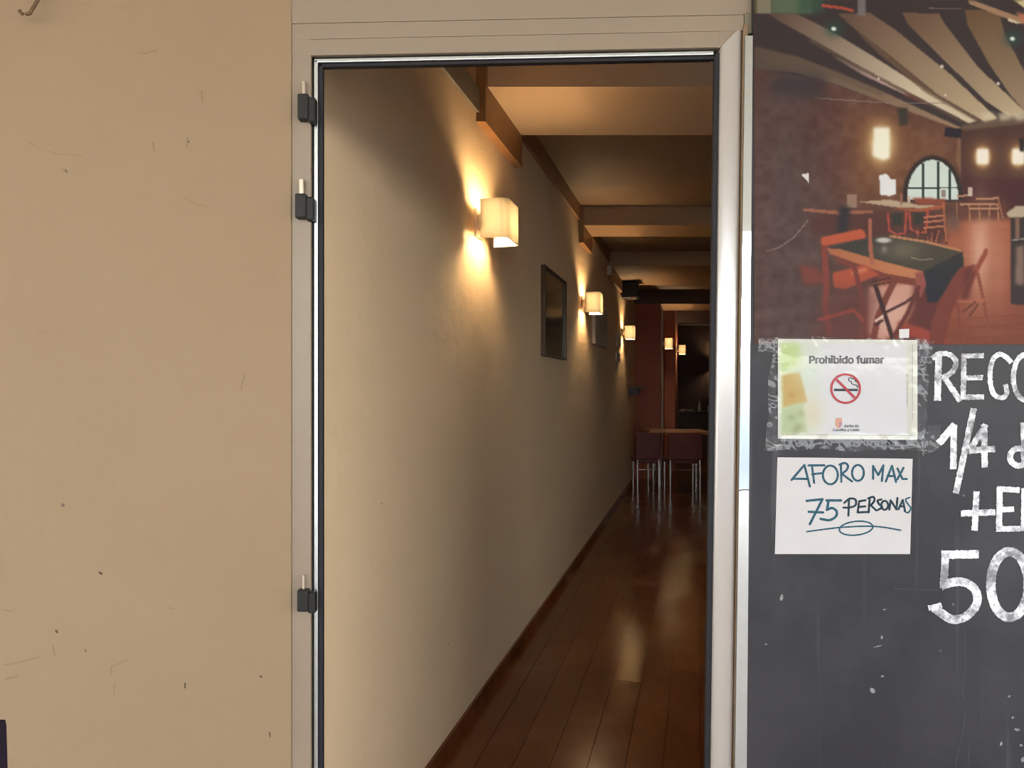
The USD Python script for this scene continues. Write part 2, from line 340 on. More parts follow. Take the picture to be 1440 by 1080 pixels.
# hook
hk = tube([(X(70, D - .02), D - .006, Z(-25, D)), (X(67, D - .02), D - .010, Z(-4, D)), (X(65, D), D - .022, Z(4, D)), (X(61.5, D), D - .026, Z(14, D)), (X(58, D), D - .030, Z(24, D)),
           (X(55.5, D), D - .031, Z(29.5, D)), (X(51, D), D - .032, Z(30.8, D)), (X(45.5, D), D - .032, Z(30.3, D)), (X(42.5, D), D - .032, Z(28.5, D)), (X(41.5, D), D - .032, Z(25.5, D))], .0037)
obj('wall_hook', hk, 'rust', smooth=60, label='small rusty bent iron hook high on the beige outer wall', cat='hook')
# dark post at the lower left corner
pm = trimesh.convex.convex_hull([(X(px, y), y, Z(py, y)) for px, py in ((-60, 1012), (7.5, 1012), (9, 1020), (16.5, 1260), (16.5, 2125), (-60, 2125)) for y in (.90, .93)])
pm.vertices[:, 2] = np.maximum(pm.vertices[:, 2], -.02)
obj('board_stand', pm, 'dark_post', label='dark upright board edge cut off at the lower left corner of the picture', cat='board')

# ------------------------------------------------------------------ the board right of the door
B = 1.525                                            # front of the board
PB = B - .0015
cb = thing('chalkboard', 'tall black chalkboard panel with white chalk lettering right of the door', 'chalkboard')
bl = trimesh.convex.convex_hull([(X(px, B), y, z) for px, z in ((1060.3, Z(-90, B)), (1061.5, Z(500, B)), (1052, Z(1080, B)), (1048.5, .2), (1500, .2), (1500, Z(-90, B))) for y in (B, 1.548)])
obj('panel', bl, 'chalkboard', cb)

def strokes(lines, w, sx, sy, k, flat=True):
    gs = []
    for ln in lines:
        ww = w
        if isinstance(ln, tuple) and not isinstance(ln[0], tuple) and not isinstance(ln[0], list): ww, ln = ln
        p = [(sx + a / k, sy + b / k) for a, b in ln]
        gs.append(LineString(smooth_line(p)).buffer(ww / k / 2, cap_style='flat' if flat else 'round', join_style='round', quad_segs=4))
    return shapely.union_all(gs).simplify(.12)

def smooth_line(p):
    if len(p) < 4: return p
    p = np.array(p, float); out = []
    q = np.vstack([2 * p[0] - p[1], p, 2 * p[-1] - p[-2]])
    for i in range(1, len(q) - 2):
        for t in np.linspace(0, 1, 6, endpoint=False):
            out.append(.5 * (2 * q[i] + (q[i + 1] - q[i - 1]) * t + (2 * q[i - 1] - 5 * q[i] + 4 * q[i + 1] - q[i + 2]) * t * t + (3 * q[i] - q[i - 1] - 3 * q[i + 1] + q[i + 2]) * t ** 3))
    return [tuple(a) for a in out] + [tuple(p[-1])]

def ell(cx, cy, rx, ry, a0=0, a1=360, tilt=0, n=28):
    o = []
    for a in np.radians(np.linspace(a0, a1, n)):
        x, y = rx * math.cos(a), ry * math.sin(a); t = math.radians(tilt)
        o.append((cx + x * math.cos(t) - y * math.sin(t), cy + x * math.sin(t) + y * math.cos(t)))
    return o

def ragged(g, seed):
    """hand-drawn chalk edge: wobble the outline a little"""
    rng = np.random.default_rng(seed); out = []
    for q in getattr(g, 'geoms', [g]):
        q = q.segmentize(1.6)
        def wob(r):
            p = np.array(r.coords)[:-1]; return p + (meshkit.noise(np.c_[p * .45, np.full(len(p), seed)], 3)[:, None] - .5) * 1.3 * np.c_[np.cos(p[:, 1]), np.sin(p[:, 0])] + rng.normal(0, .22, p.shape)
        r = Polygon(wob(q.exterior), [wob(i) for i in q.interiors]).buffer(0)
        out.append(r)
    return shapely.union_all(out)

K = 3.789
chalk_lines = [
    (460, [(36, [(985, 150), (978, 392)]), (28, [(950, 168), (990, 142), (1050, 150), (1078, 195), (1050, 245), (1005, 268)]), (30, [(1012, 262), (1100, 395)]),
           (28, [(1119, 148), (1115, 386)]), (26, [(1106, 154), (1225, 152)]), (26, [(1115, 272), (1220, 268)]), (28, [(1104, 374), (1226, 372)]),
           (26, [(1372, 190), (1345, 160), (1312, 145), (1275, 170), (1258, 240), (1264, 320), (1290, 368), (1330, 374), (1348, 350), (1340, 305)]), (27, ell(1450, 268, 68, 122, 0, 360))]),
    (460, [(38, [(985, 620), (1072, 518)]), (34, [(1066, 520), (1062, 758)]), (33, [(1172, 432), (1076, 886)]), (32, [(1236, 520), (1150, 656)]), (34, [(1145, 658), (1286, 648)]), (34, [(1226, 520), (1230, 748)]),
           (32, ell(1412, 692, 48, 46)), (32, [(1436, 508), (1442, 750)])]),
    (620, [(32, [(1186, 268), (1176, 478)]), (34, [(1104, 386), (1286, 380)]), (32, [(1310, 246), (1306, 484)]), (30, [(1296, 256), (1416, 262)]), (30, [(1306, 366), (1386, 364)]), (30, [(1294, 468), (1420, 468)]), (30, [(1440, 250), (1438, 480)])]),
    (620, [(44, [(1000, 606), (1198, 604)]), (40, [(1022, 600), (1010, 784)]), (46, [(996, 775), (1060, 752), (1130, 756), (1182, 800), (1186, 870), (1130, 935), (1060, 952), (1000, 920), (962, 890)]),
           (30, [(930, 892), (1000, 876)]), (50, ell(1362, 765, 100, 175))])]
for i, (sy, ln) in enumerate(chalk_lines):
    obj('chalk_lettering', on_facade(ragged(strokes(ln, 30, 1060, sy, K), i + 1), B, .0006), 'chalk', cb, label=['white chalk letters RECO', 'white chalk figures 1/4 d', 'white chalk plus sign and letter E', 'large white chalk number 50'][i])
# worn chips and drips
rng = random.Random(5)
chips = [Polygon(ell(x, y, a, b, tilt=t, n=9)) for x, y, a, b, t in ((1099, 840, 3, 6, 10), (1227, 971, 6, 4, 40), (1241, 951, 3, 2, 0), (1077, 906, 2.2, 1.6, 0), (1240, 896, 2, 3.4, 0), (1430, 1026, 5, 2.4, 5), (1424, 1009, 2, 2, 0), (1436, 1048, 3, 2, 20), (1244, 857, 3, 1, -10), (1408, 1046, 2, 4, 10), (1438, 1068, 3, 5, 0), (1419, 979, 2, 2, 0), (1234, 909, 7, 1, -12))]
for g in chips: obj('chipped_spot', on_facade(ragged(affinity.scale(g, .8, .8), 3), B, .0004), 'chip_grey', cb)
for p, w in (([(1356, 882), (1357, 930), (1354, 975), (1358, 990), (1353, 1030), (1343, 1080), (1341, 1130)], .7), ([(1362, 1050), (1360, 1110)], .6), ([(1257, 828), (1320, 830)], .5)):
    obj('drip_mark', on_facade(LineString(smooth_line(p)).buffer(w, cap_style='flat'), B, .0004), 'drip_grey', cb)

# ---------------- flat prints: a fine sheet whose colours are drawn with outlines, lines and soft spots
class Print:
    def __init__(s, x0, y0, x1, y1, step):
        s.nx, s.ny = int((x1 - x0) / step) + 1, int((y1 - y0) / step) + 1
        s.x, s.y = np.meshgrid(np.linspace(x0, x1, s.nx), np.linspace(y0, y1, s.ny)); s.step = step
        s.c = np.zeros((s.ny, s.nx, 3))
    def blend(s, m, col):
        col = np.asarray(col, float)
        if col.shape == (3,): col = col[None, None]
        s.c = s.c * (1 - m[..., None]) + col * m[..., None]
    def ramp(s, c0, c1, p0, p1):
        d = np.subtract(p1, p0); t = np.clip(((s.x - p0[0]) * d[0] + (s.y - p0[1]) * d[1]) / (d @ d), 0, 1)[..., None]
        return np.asarray(c0) * (1 - t) + np.asarray(c1) * t
    def poly(s, pts, col, soft=.7, a=1.):
        g = pts if not isinstance(pts, list) else Polygon(pts).buffer(0)
        shapely.prepare(g)
        x0, y0, x1, y1 = g.bounds; q = 4 * soft + 2
        i0, i1 = np.searchsorted(s.y[:, 0], (y0 - q, y1 + q)); j0, j1 = np.searchsorted(s.x[0], (x0 - q, x1 + q))
        if i1 <= i0 or j1 <= j0: return
        m = np.zeros((s.ny, s.nx)); 
        sub = shapely.contains_xy(g, s.x[i0:i1, j0:j1], s.y[i0:i1, j0:j1]).astype(float)
        m[i0:i1, j0:j1] = gaussian_filter(sub, soft / s.step, mode='nearest') if soft > 0 else sub
        s.blend(m * a, col)
    def line(s, pts, w, col, soft=.5, a=1.):
        s.poly(LineString(pts).buffer(w / 2, cap_style='flat'), col, soft, a)
    def spot(s, x, y, rx, ry, col, a=1., p=1.):
        s.blend(a * np.exp(-(((s.x - x) / rx) ** 2 + ((s.y - y) / ry) ** 2) ** p), col)
    def speck(s, amp, scale, seed, stretch=(1, 1)):
        n = meshkit.fbm(np.stack([s.x * scale * stretch[0], s.y * scale * stretch[1], np.zeros_like(s.x)], -1), 4, seed)
        return (n - .5)[..., None] * amp
    def make(s, name, parent, material, place):
        """place(x, y) -> world points; becomes one sheet"""
        v = place(s.x.ravel(), s.y.ravel())
        i = np.arange(s.ny * s.nx).reshape(s.ny, s.nx)
        f = np.vstack([np.stack([i[:-1, :-1], i[1:, :-1], i[1:, 1:]], -1).reshape(-1, 3), np.stack([i[:-1, :-1], i[1:, 1:], i[:-1, 1:]], -1).reshape(-1, 3)])
        pp = path_of(parent)
        m = usdkit.mesh(stage, f'{pp}/{numbered(pp, name)}', (v, f), MATS[material])
        col = np.clip(s.c.reshape(-1, 3), 0, 255) / 255
        col = .49 * np.where(col <= .04045, col / 12.92, ((col + .055) / 1.055) ** 2.4)
        UsdGeom.PrimvarsAPI(m).CreatePrimvar('ink', Sdf.ValueTypeNames.Color3fArray, 'vertex').Set(Vt.Vec3fArray.FromNumpy(col.astype(np.float32)))
        return m.GetPrim()

# ---- poster: printed photograph of a dining room
P = Print(1060, -60, 1500, 484.5, 1.25)
P.c[:] = (94, 60, 50)
P.c += P.speck(26, .035, 2)
P.poly([(1060, 90), (1060, 485), (1180, 485), (1160, 300), (1130, 120)], (84, 66, 64), 25, .8)
P.poly([(1190, 150), (1350, 185), (1350, 280), (1190, 290)], (118, 74, 48), 14, .85)
P.c += P.speck(26, .09, 5)
P.poly([(1060, -60), (1500, -60), (1500, 176), (1350, 180), (1240, 142), (1150, 112), (1060, 96)], (58, 45, 45), 1)
P.poly([(1350, 181), (1500, 168), (1500, 330), (1420, 320), (1352, 292)], (74, 44, 36), .8)
P.poly([(1350, 250), (1500, 252), (1500, 330), (1352, 292)], (70, 32, 32), 2)
P.line([(1402, 178), (1402, 290)], 1, (60, 34, 30))
# ceiling beams
R = P.ramp
P.poly([(1061, 66), (1120, 80), (1180, 103), (1245, 131), (1351, 180), (1346, 182), (1240, 143), (1180, 121), (1118, 103), (1061, 97)], R((84, 68, 58), (160, 130, 100), (1061, 80), (1350, 180)), 1)
P.poly([(1061, 66), (1120, 80), (1180, 103), (1245, 131), (1240, 137), (1170, 108), (1061, 80)], (96, 74, 60), 2, .5)
P.poly([(1168, 79), (1186, 84), (1235, 107), (1283, 134), (1276, 135), (1215, 107)], R((96, 78, 76), (190, 160, 150), (1170, 82), (1240, 112)), 1)
P.poly([(1276, 128), (1310, 146), (1300, 147), (1270, 134)], (140, 66, 56), 1.5, .7)
P.poly([(1080, 20), (1118, 19), (1165, 42), (1225, 78), (1320, 138), (1374, 170), (1362, 174), (1290, 137), (1205, 92), (1140, 55), (1095, 30)], R((98, 74, 62), (214, 196, 166), (1090, 25), (1290, 130)), .9)
P.poly([(1140, 55), (1205, 92), (1290, 137), (1362, 174), (1350, 172), (1280, 136), (1200, 94), (1136, 58)], (96, 76, 58), 1, .8)
P.poly([(1178, 20), (1222, 18), (1258, 42), (1335, 104), (1402, 167), (1384, 172), (1318, 134), (1250, 78), (1200, 40)], R((104, 78, 62), (196, 172, 136), (1190, 25), (1390, 165)), .9)
P.poly([(1200, 40), (1250, 78), (1318, 134), (1384, 172), (1372, 171), (1300, 130), (1235, 76)], (112, 84, 60), 1.2, .8)
P.poly([(1268, 18), (1320, 20), (1328, 34), (1375, 95), (1442, 158), (1424, 168), (1385, 142), (1330, 88), (1276, 34)], R((110, 82, 62), (190, 168, 134), (1290, 20), (1420, 160)), .9)
P.poly([(1356, 14), (1404, 16), (1412, 48), (1450, 120), (1500, 170), (1446, 164), (1420, 134), (1390, 90), (1360, 36)], R((110, 82, 56), (160, 136, 108), (1380, 20), (1440, 160)), .9)
P.poly([(1352, 176), (1500, 150), (1500, 168), (1352, 184)], (120, 96, 74), 1.5, .7)
for a, b in ((1378, 1396), (1402, 1418), (1424, 1445)): P.poly([(a, 160), (b, 158), (b + 4, 168), (a + 4, 170)], (216, 200, 170), 2.5, .8)
P.poly([(1360, -2), (1440, 27), (1440, 34), (1418, 28), (1362, 6)], (165, 128, 98), .8)
P.poly([(1418, -4), (1460, -4), (1460, 20), (1440, 12)], (206, 188, 140), .8)
P.poly([(1428, 18), (1450, 22), (1450, 40), (1436, 32)], (196, 120, 84), 2)
P.poly([(1418, 26), (1436, 33), (1430, 34), (1416, 30)], (226, 205, 170), .8)
# top strip with greenish glow
P.poly([(1062, -60), (1084, -60), (1084, 19), (1062, 19)], (134, 124, 102), .8)
P.poly([(1084, -60), (1142, -60), (1142, 19), (1084, 19)], (92, 104, 80), 1.5)
P.poly([(1122, -60), (1160, -60), (1160, 19), (1122, 19)], (58, 84, 66), 4, .8)
P.poly([(1160, -60), (1440, -60), (1440, 0), (1160, 4)], (62, 52, 46), 2)
P.line([(1062, -60), (1062, 19)], 4, (92, 84, 52), .6)
P.line([(1155, 8), (1185, 12), (1200, 16)], 4, (180, 76, 58), .8)
P.poly([(1205, -60), (1217, -60), (1217, 24), (1205, 22)], (118, 108, 106), 1)
P.line([(1306, 12), (1352, 13)], 1.6, (110, 92, 84))
for x, y in ((1172, 41), (1423, 55)):
    P.spot(x, y, 12, 11, (44, 76, 66), .8); P.spot(x, y, 3.6, 3, (236, 246, 232), 1., 2)
for x, y, r in ((1324, 94, 2.6), (1403, 118, 2.4), (1329, 134, 1.6), (1235, 111, 1.6)): P.spot(x, y, r, r, (232, 214, 200), 1., 1.5)
P.line([(1145, 138), (1200, 142), (1250, 145), (1335, 146)], 1.3, (138, 122, 110), .5, .8)
# wall lamps and windows
P.poly([(1085, 105), (1160, 105), (1160, 140), (1085, 135)], (52, 46, 50), 8, .8)
P.poly([(1261, 152), (1276, 152), (1275, 176), (1264, 178)], (48, 44, 38), 1.5)
P.spot(1238, 205, 30, 42, (150, 104, 62), .8); P.spot(1239, 203, 19, 29, (236, 200, 140), .95, 1.5)
P.poly([(1228, 180), (1250, 180), (1251, 222), (1242, 226), (1227, 220)], (255, 248, 224), 2)
for x in (1381, 1431):
    P.spot(x, 220, 18, 22, (170, 120, 70), .8); P.spot(x, 221, 11, 14, (250, 215, 150), .95, 2); P.poly([(x - 8, 210), (x + 8, 210), (x + 8, 231), (x - 8, 231)], (255, 244, 226), 1.5)
P.poly([(1432, 195), (1440, 195), (1440, 214), (1434, 214)], (40, 30, 28), 1.2)
P.poly([(1236, 247), (1246, 244), (1253, 253), (1259, 252), (1260, 273), (1250, 276), (1237, 274)], (238, 236, 232), .8)
ring = Polygon(ell(1311, 277, 42, 58, 180, 360) + [(1353, 284), (1269, 284)])
P.poly(ring, (48, 36, 32), 1.2)
arch = Polygon(ell(1311, 277, 36, 52, 180, 360) + [(1347, 281), (1275, 281)])
P.poly(arch, (216, 226, 216), .7)
for x, y in ((1297, 230), (1318.5, 227), (1335, 239)): P.line([(x, y), (x, 281)], 3.6, (52, 66, 60), .5)
P.line([(1274, 265), (1348, 264)], 2.2, (48, 58, 52), .5)
P.poly([(1329, 179), (1352, 182), (1350, 195), (1327, 192)], (34, 27, 36), .8)
P.poly([(1346, 193), (1351, 196), (1351, 250), (1344, 225)], (150, 110, 80), 1.5, .6)
# far floor and tables
P.poly([(1330, 306), (1500, 310), (1500, 490), (1200, 490), (1230, 400), (1320, 340)], R((168, 92, 62), (128, 66, 46), (1400, 320), (1420, 480)), 4)
P.c += P.speck(20, .05, 8, (.3, 2)) * (P.y > 320)[..., None]
P.spot(1378, 352, 17, 66, (224, 172, 144), .8); P.spot(1405, 370, 14, 60, (196, 134, 106), .5)
rng = random.Random(3)
P.poly([(1140, 300), (1330, 300), (1330, 345), (1210, 345), (1140, 330)], (84, 48, 42), 5, .9)
P.poly([(1340, 285), (1415, 282), (1415, 306), (1340, 312)], (104, 58, 42), 4, .8)
P.poly([(1129, 293), (1180, 297), (1228, 296), (1226, 300), (1178, 302), (1130, 297)], (158, 98, 72), .7)
P.poly([(1207, 284), (1250, 281), (1290, 288), (1328, 290), (1312, 294), (1262, 292), (1240, 289)], (188, 164, 134), .8)
P.poly([(1250, 292), (1290, 294), (1328, 288), (1328, 293), (1290, 299)], (168, 84, 54), .8)
P.poly([(1281, 278), (1330, 280), (1330, 288), (1290, 287)], (146, 72, 52), 1.5)
for x, y in ((1248, 300), (1278, 298)):
    P.line([(x, y), (x + 2, y + 24), (x + 12, y + 30), (x + 24, y + 28), (x + 26, y - 2)], 3, (172, 72, 56), .6); P.poly([(x + 5, y), (x + 21, y), (x + 20, y + 17), (x + 7, y + 18)], (54, 50, 40), 1.2)
for k in range(9):
    x = 1285 + k * 5; P.line([(x, 318 + rng.random() * 8), (x + rng.uniform(-8, 8), 344)], 2, (168, 92, 62) if k % 2 else (76, 40, 34), .6)
for y in (306, 313, 321): P.line([(1298, y), (1328, y - 3)], 2.4, (196, 120, 84), .6)
P.line([(1326, 285), (1330, 340)], 3, (172, 96, 62), .6)
for x in (1345, 1362, 1376, 1392, 1402):
    P.line([(x, 286), (x + rng.uniform(-3, 3), 312)], 2, (172, 116, 82), .6)
for y, a, b in ((280, 1372, 1404), (276, 1345, 1364), (294, 1362, 1404), (288, 1350, 1400)): P.line([(a, y), (b, y - 1)], 2.6, (186, 136, 102), .6)
P.line([(1402, 276), (1410, 308)], 2, (160, 100, 72), .6)
P.spot(1340, 313, 10, 14, (90, 76, 70), .7)
for x0, y0, x1, y1, cc in ((1190, 273, 1204, 292, (152, 122, 102)), (1265, 272, 1268, 288, (160, 104, 80)), (1276, 276, 1280, 286, (206, 176, 150)), (1323, 267, 1329, 277, (150, 132, 122)), (1361, 264, 1367, 276, (206, 184, 168))):
    P.poly([(x0, y0), (x1, y0), (x1, y1), (x0, y1)], cc, .7)
P.poly([(1180, 290), (1196, 292), (1190, 330), (1176, 330)], (46, 40, 44), 3)
# near table with dark cloth
P.poly([(1222, 404), (1290, 396), (1296, 420), (1262, 466), (1240, 480), (1222, 470)], (206, 152, 132), 2.5)
P.poly([(1225, 420), (1280, 428), (1250, 470), (1226, 455)], (226, 180, 162), 6, .6)
P.poly([(1285, 395), (1330, 410), (1325, 485), (1262, 485), (1282, 440)], (96, 46, 42), 4)
P.poly([(1262, 452), (1300, 462), (1335, 480), (1320, 486), (1262, 468)], (156, 66, 52), 2)
P.poly([(1160, 350), (1212, 336), (1252, 331), (1353, 353), (1300, 383), (1230, 368)], R((56, 52, 48), (74, 66, 52), (1165, 350), (1340, 355)), 1)
P.spot(1270, 352, 26, 15, (118, 106, 86), .75); P.spot(1238, 352, 18, 9, (92, 84, 74), .5)
P.poly([(1298, 382), (1353, 353), (1355, 374), (1332, 408), (1318, 424), (1304, 426), (1300, 400)], R((48, 46, 42), (38, 38, 48), (1350, 355), (1310, 420)), 1)
P.line([(1250, 332), (1300, 340), (1352, 353)], 3.2, (188, 130, 90), .7)
P.poly([(1161, 349), (1180, 350), (1228, 364), (1297, 382), (1292, 394), (1244, 385), (1168, 358)], R((178, 104, 66), (196, 126, 86), (1165, 350), (1290, 390)), .8)
P.poly([(1168, 358), (1244, 385), (1292, 393), (1296, 382), (1300, 398), (1286, 402), (1240, 394), (1180, 370)], (122, 58, 46), .9)
P.poly([(1286, 384), (1297, 382), (1302, 400), (1294, 420), (1288, 404)], (150, 78, 70), 1)
P.spot(1242, 338, 11, 4, (214, 204, 194), .95, 2); P.spot(1243, 351, 4, 5, (150, 142, 130), .7); P.line([(1280, 362), (1294, 366), (1312, 364)], 1.4, (140, 126, 108))
# chairs
P.poly([(1122, 372), (1150, 376), (1164, 398), (1130, 402)], (122, 60, 50), 3)
P.poly([(1170, 384), (1216, 372), (1236, 386), (1188, 407), (1172, 404)], (176, 80, 54), 1.2)
P.poly([(1196, 382), (1218, 376), (1220, 381), (1198, 388)], (214, 128, 90), 1.5, .8)
P.line([(1158, 338), (1162, 400), (1160, 430), (1166, 470)], 9, (132, 60, 50), 1)
P.line([(1200, 372), (1212, 420), (1216, 478)], 7, (118, 54, 48), 1.2)
P.poly([(1154, 334), (1210, 322), (1216, 326), (1217, 335), (1160, 346), (1155, 344)], (192, 88, 56), .9)
P.line([(1223, 308), (1223, 340), (1226, 372)], 6, (168, 98, 74), .8)
P.poly([(1172, 405), (1240, 410), (1220, 485), (1140, 485), (1150, 440)], (104, 56, 52), 8, .6)
P.line([(1150, 450), (1200, 436), (1214, 452)], 4, (150, 64, 52), 1.2)
P.line([(1258, 394), (1246, 418), (1234, 446), (1228, 476)], 9, (120, 60, 48), .8)
P.line([(1230, 400), (1240, 430), (1256, 480)], 6, (62, 36, 36), .8)
P.line([(1244, 440), (1272, 426), (1292, 412)], 4, (76, 42, 40), .7)
P.line([(1292, 402), (1276, 440), (1256, 474)], 6, (104, 50, 44), .8)
for y in (452, 458): P.line([(1230, y), (1242, y - 8)], 3, (236, 200, 186) if y == 452 else (54, 32, 32), .6)
for y in (396, 402): P.line([(1226, y), (1252, y - 5)], 2, (70, 40, 36), .6)
P.poly([(1385, 349), (1389, 351), (1388, 358), (1374, 384), (1356, 422), (1350, 418), (1366, 384)], (150, 72, 50), .9)
P.poly([(1372, 372), (1350, 376), (1338, 392), (1322, 420), (1310, 450), (1305, 486), (1326, 486), (1338, 440), (1360, 390)], (120, 56, 46), 1)
P.line([(1374, 384), (1382, 420), (1392, 482)], 4.4, (136, 72, 52), .8)
P.line([(1346, 420), (1350, 486)], 4, (128, 62, 50), .9)
P.line([(1346, 424), (1380, 424), (1384, 420)], 3, (178, 100, 72), 1)
P.line([(1352, 440), (1372, 424)], 2, (90, 44, 38), .8); P.line([(1362, 446), (1376, 426)], 2, (90, 44, 38), .8)
P.poly([(1358, 378), (1372, 380), (1362, 420), (1350, 422)], (90, 40, 36), 2, .7)
# counter on the right
P.poly([(1420, 300), (1500, 300), (1500, 430), (1420, 428)], (54, 42, 40), 1)
P.poly([(1414, 300), (1428, 290), (1500, 286), (1500, 304), (1418, 306)], (188, 168, 140), 1)
P.poly([(1428, 348), (1440, 344), (1440, 402), (1427, 400)], (150, 118, 104), 2, .8)
P.line([(1430, 306), (1430, 336)], 6, (128, 92, 74), 1)
P.line([(1422, 338), (1440, 336)], 2, (140, 134, 130), .6)
for y in (442, 455, 470): P.line([(1360, y + 6), (1500, y - 4)], 1.2, (112, 56, 42), .7, .7)
# damage in the print, then a reflection haze painted over its lower left
P.poly([(1126, 246), (1137, 243.5), (1136.5, 257)], (238, 228, 220), .5)
P.line([(1077, 354), (1096, 348), (1116, 334), (1136, 310)], 1.4, (150, 126, 118), .5, .8)
P.blend(.10 * np.clip((1250 - P.x) / 190, 0, 1) * np.clip((P.y - 120) / 200, 0, 1), (130, 115, 120))
pp = P.make('photo_poster', None, 'print_gloss', lambda x, y: np.stack([(x - CX) / F * B, np.full_like(x, PB), EYE + (HY - y) / F * B], 1))
tag(pp, 'large printed photograph of a wooden restaurant dining room with beamed ceiling', 'poster')

# small white square stuck on the poster
obj('square_sticker', on_facade(Polygon([(1264.5, 463), (1278.5, 462.5), (1278, 475), (1264.5, 475.5)]), PB, .0006), 'white_sticker', label='tiny white paper square stuck on the lower poster edge above the no smoking sign', cat='sticker')

# ---- no smoking notice in its clear sleeve
ns = thing('no_smoking_sign', 'white notice reading Prohibido fumar in a crinkled clear plastic sleeve', 'sign')
S = PB - .003
Q = Print(1093, 477.5, 1288.5, 617.5, 1.0)
Q.c[:] = (240, 238, 226)
inner = [(1098, 483), (1281.5, 483), (1281, 611.5), (1097.5, 611.5)]
Q.poly(inner, Q.ramp((226, 238, 196), (240, 236, 238), (1100, 545), (1160, 545)), .4)
Q.poly([(1098, 484), (1122, 484), (1124, 512), (1098, 524)], (202, 224, 140), 4, .85)
Q.spot(1108, 505, 16, 12, (206, 220, 150), .6)
Q.poly([(1098, 528), (1124, 524), (1134, 566), (1100, 574)], (216, 176, 92), 1.6, .9); Q.spot(1112, 556, 6, 6, (200, 150, 70), .6)
Q.poly([(1098, 576), (1128, 566), (1134, 610), (1098, 611)], (194, 210, 160), 2.5, .85)
for x, y in ((1112, 588), (1122, 600), (1126, 582), (1118, 606)): Q.spot(x, y, 6, 5, (160, 166, 110), .5)
Q.spot(1142, 582, 14, 22, (238, 224, 190), .8); Q.spot(1136, 520, 16, 22, (226, 238, 222), .7)
Q.poly([(1274, 484), (1281, 484), (1281, 611), (1274, 611)], (226, 226, 204), 1.5, .8)
for ln in ([(1098, 483), (1281.5, 483)], [(1098, 611.5), (1281, 611.5)], [(1281.5, 483), (1281, 611.5)]): Q.line(ln, .8, (176, 172, 156), .35, .8)
for y in range(526, 574, 3): Q.line([(1274, y), (1274, y + rng.uniform(1, 2.4))], 1.6, (178, 178, 166), .4, .9)
def sheet(x, y): return np.stack([(x - CX) / F * B, np.full_like(x, S), EYE + (HY - (y + (x - 1190) * .008)) / F * B], 1)
Q.make('sheet', ns, 'print_matt', sheet)
bk = on_facade(Polygon([(1093, 476.8), (1288.5, 478.4), (1288.5, 618.2), (1093, 616.7)]), S + .0012, .0011, B); obj('card_backing', bk, 'paper', ns)
def lettering(text, x0, x1, ybase, capx, y, bold, material, parent, name='lettering', label=None):
    m = meshkit.text_mesh(text, 1.0, .02, bold); b = m.bounds
    v = m.vertices; sx = (x1 - x0) / (b[1][0] - b[0][0])
    w = np.stack([(x0 + (v[:, 0] - b[0][0]) * sx - CX) / F * B, y - v[:, 2] * .03, EYE + (HY - (ybase - v[:, 1] * capx)) / F * B], 1)
    ms = [trimesh.Trimesh(w + (q / F * B, -.00003 * (q > 0), 0), m.faces, process=False) for q in ((0, .8) if bold else (0,))]
    return obj(name, cat(*ms), material, parent, label=label)
lettering('Prohibido fumar', 1136.5, 1241, 511.0, 10.2, S - .0002, True, 'ink_dark', ns, label='dark bold words Prohibido fumar')
lettering('Junta de', 1185, 1206, 600.5, 4.0, S - .0002, False, 'ink_dark', ns, label='tiny words Junta de')
lettering('Castilla y León', 1170, 1206.5, 606.0, 3.6, S - .0002, False, 'ink_dark', ns, label='tiny words Castilla y León')
c0 = (1187.5, 546.5)
obj('prohibition_ring', on_facade(Point(c0).buffer(21.5, 32).difference(Point(c0).buffer(18.4, 32)).union(LineString([(c0[0] - 14, c0[1] - 14), (c0[0] + 14, c0[1] + 14)]).buffer(1.7)), S - .0005, .0005, B), 'ink_red', ns, label='red ring and slash')
obj('cigarette_symbol', on_facade(shapely.union_all([sbox(1171.5, 546.6, 1204.5, 550), *[LineString(smooth_line(p)).buffer(.65) for p in (
    [(1204.5, 545), (1202.5, 541.5), (1199, 541), (1196, 539), (1195.5, 536.5), (1192.5, 535.5), (1192, 532.5), (1195, 531.5), (1198, 533), (1200.5, 532.5), (1201.5, 536), (1205.5, 538.5), (1205.5, 542.5)],)]]), S - .0002, .0002, B), 'ink_dark', ns, label='black cigarette with smoke outline')
obj('crest', on_facade(Polygon([(1173.5, 588), (1182, 587), (1183, 596), (1180, 601.5), (1176, 602), (1173, 597)]), S - .0002, .0002, B), 'ink_crest', ns, label='small reddish shield crest')
obj('crest_detail', on_facade(Polygon([(1178.5, 594), (1182.4, 594), (1182, 598), (1179, 601)]), S - .0004, .0002, B), 'ink_purple', ns)
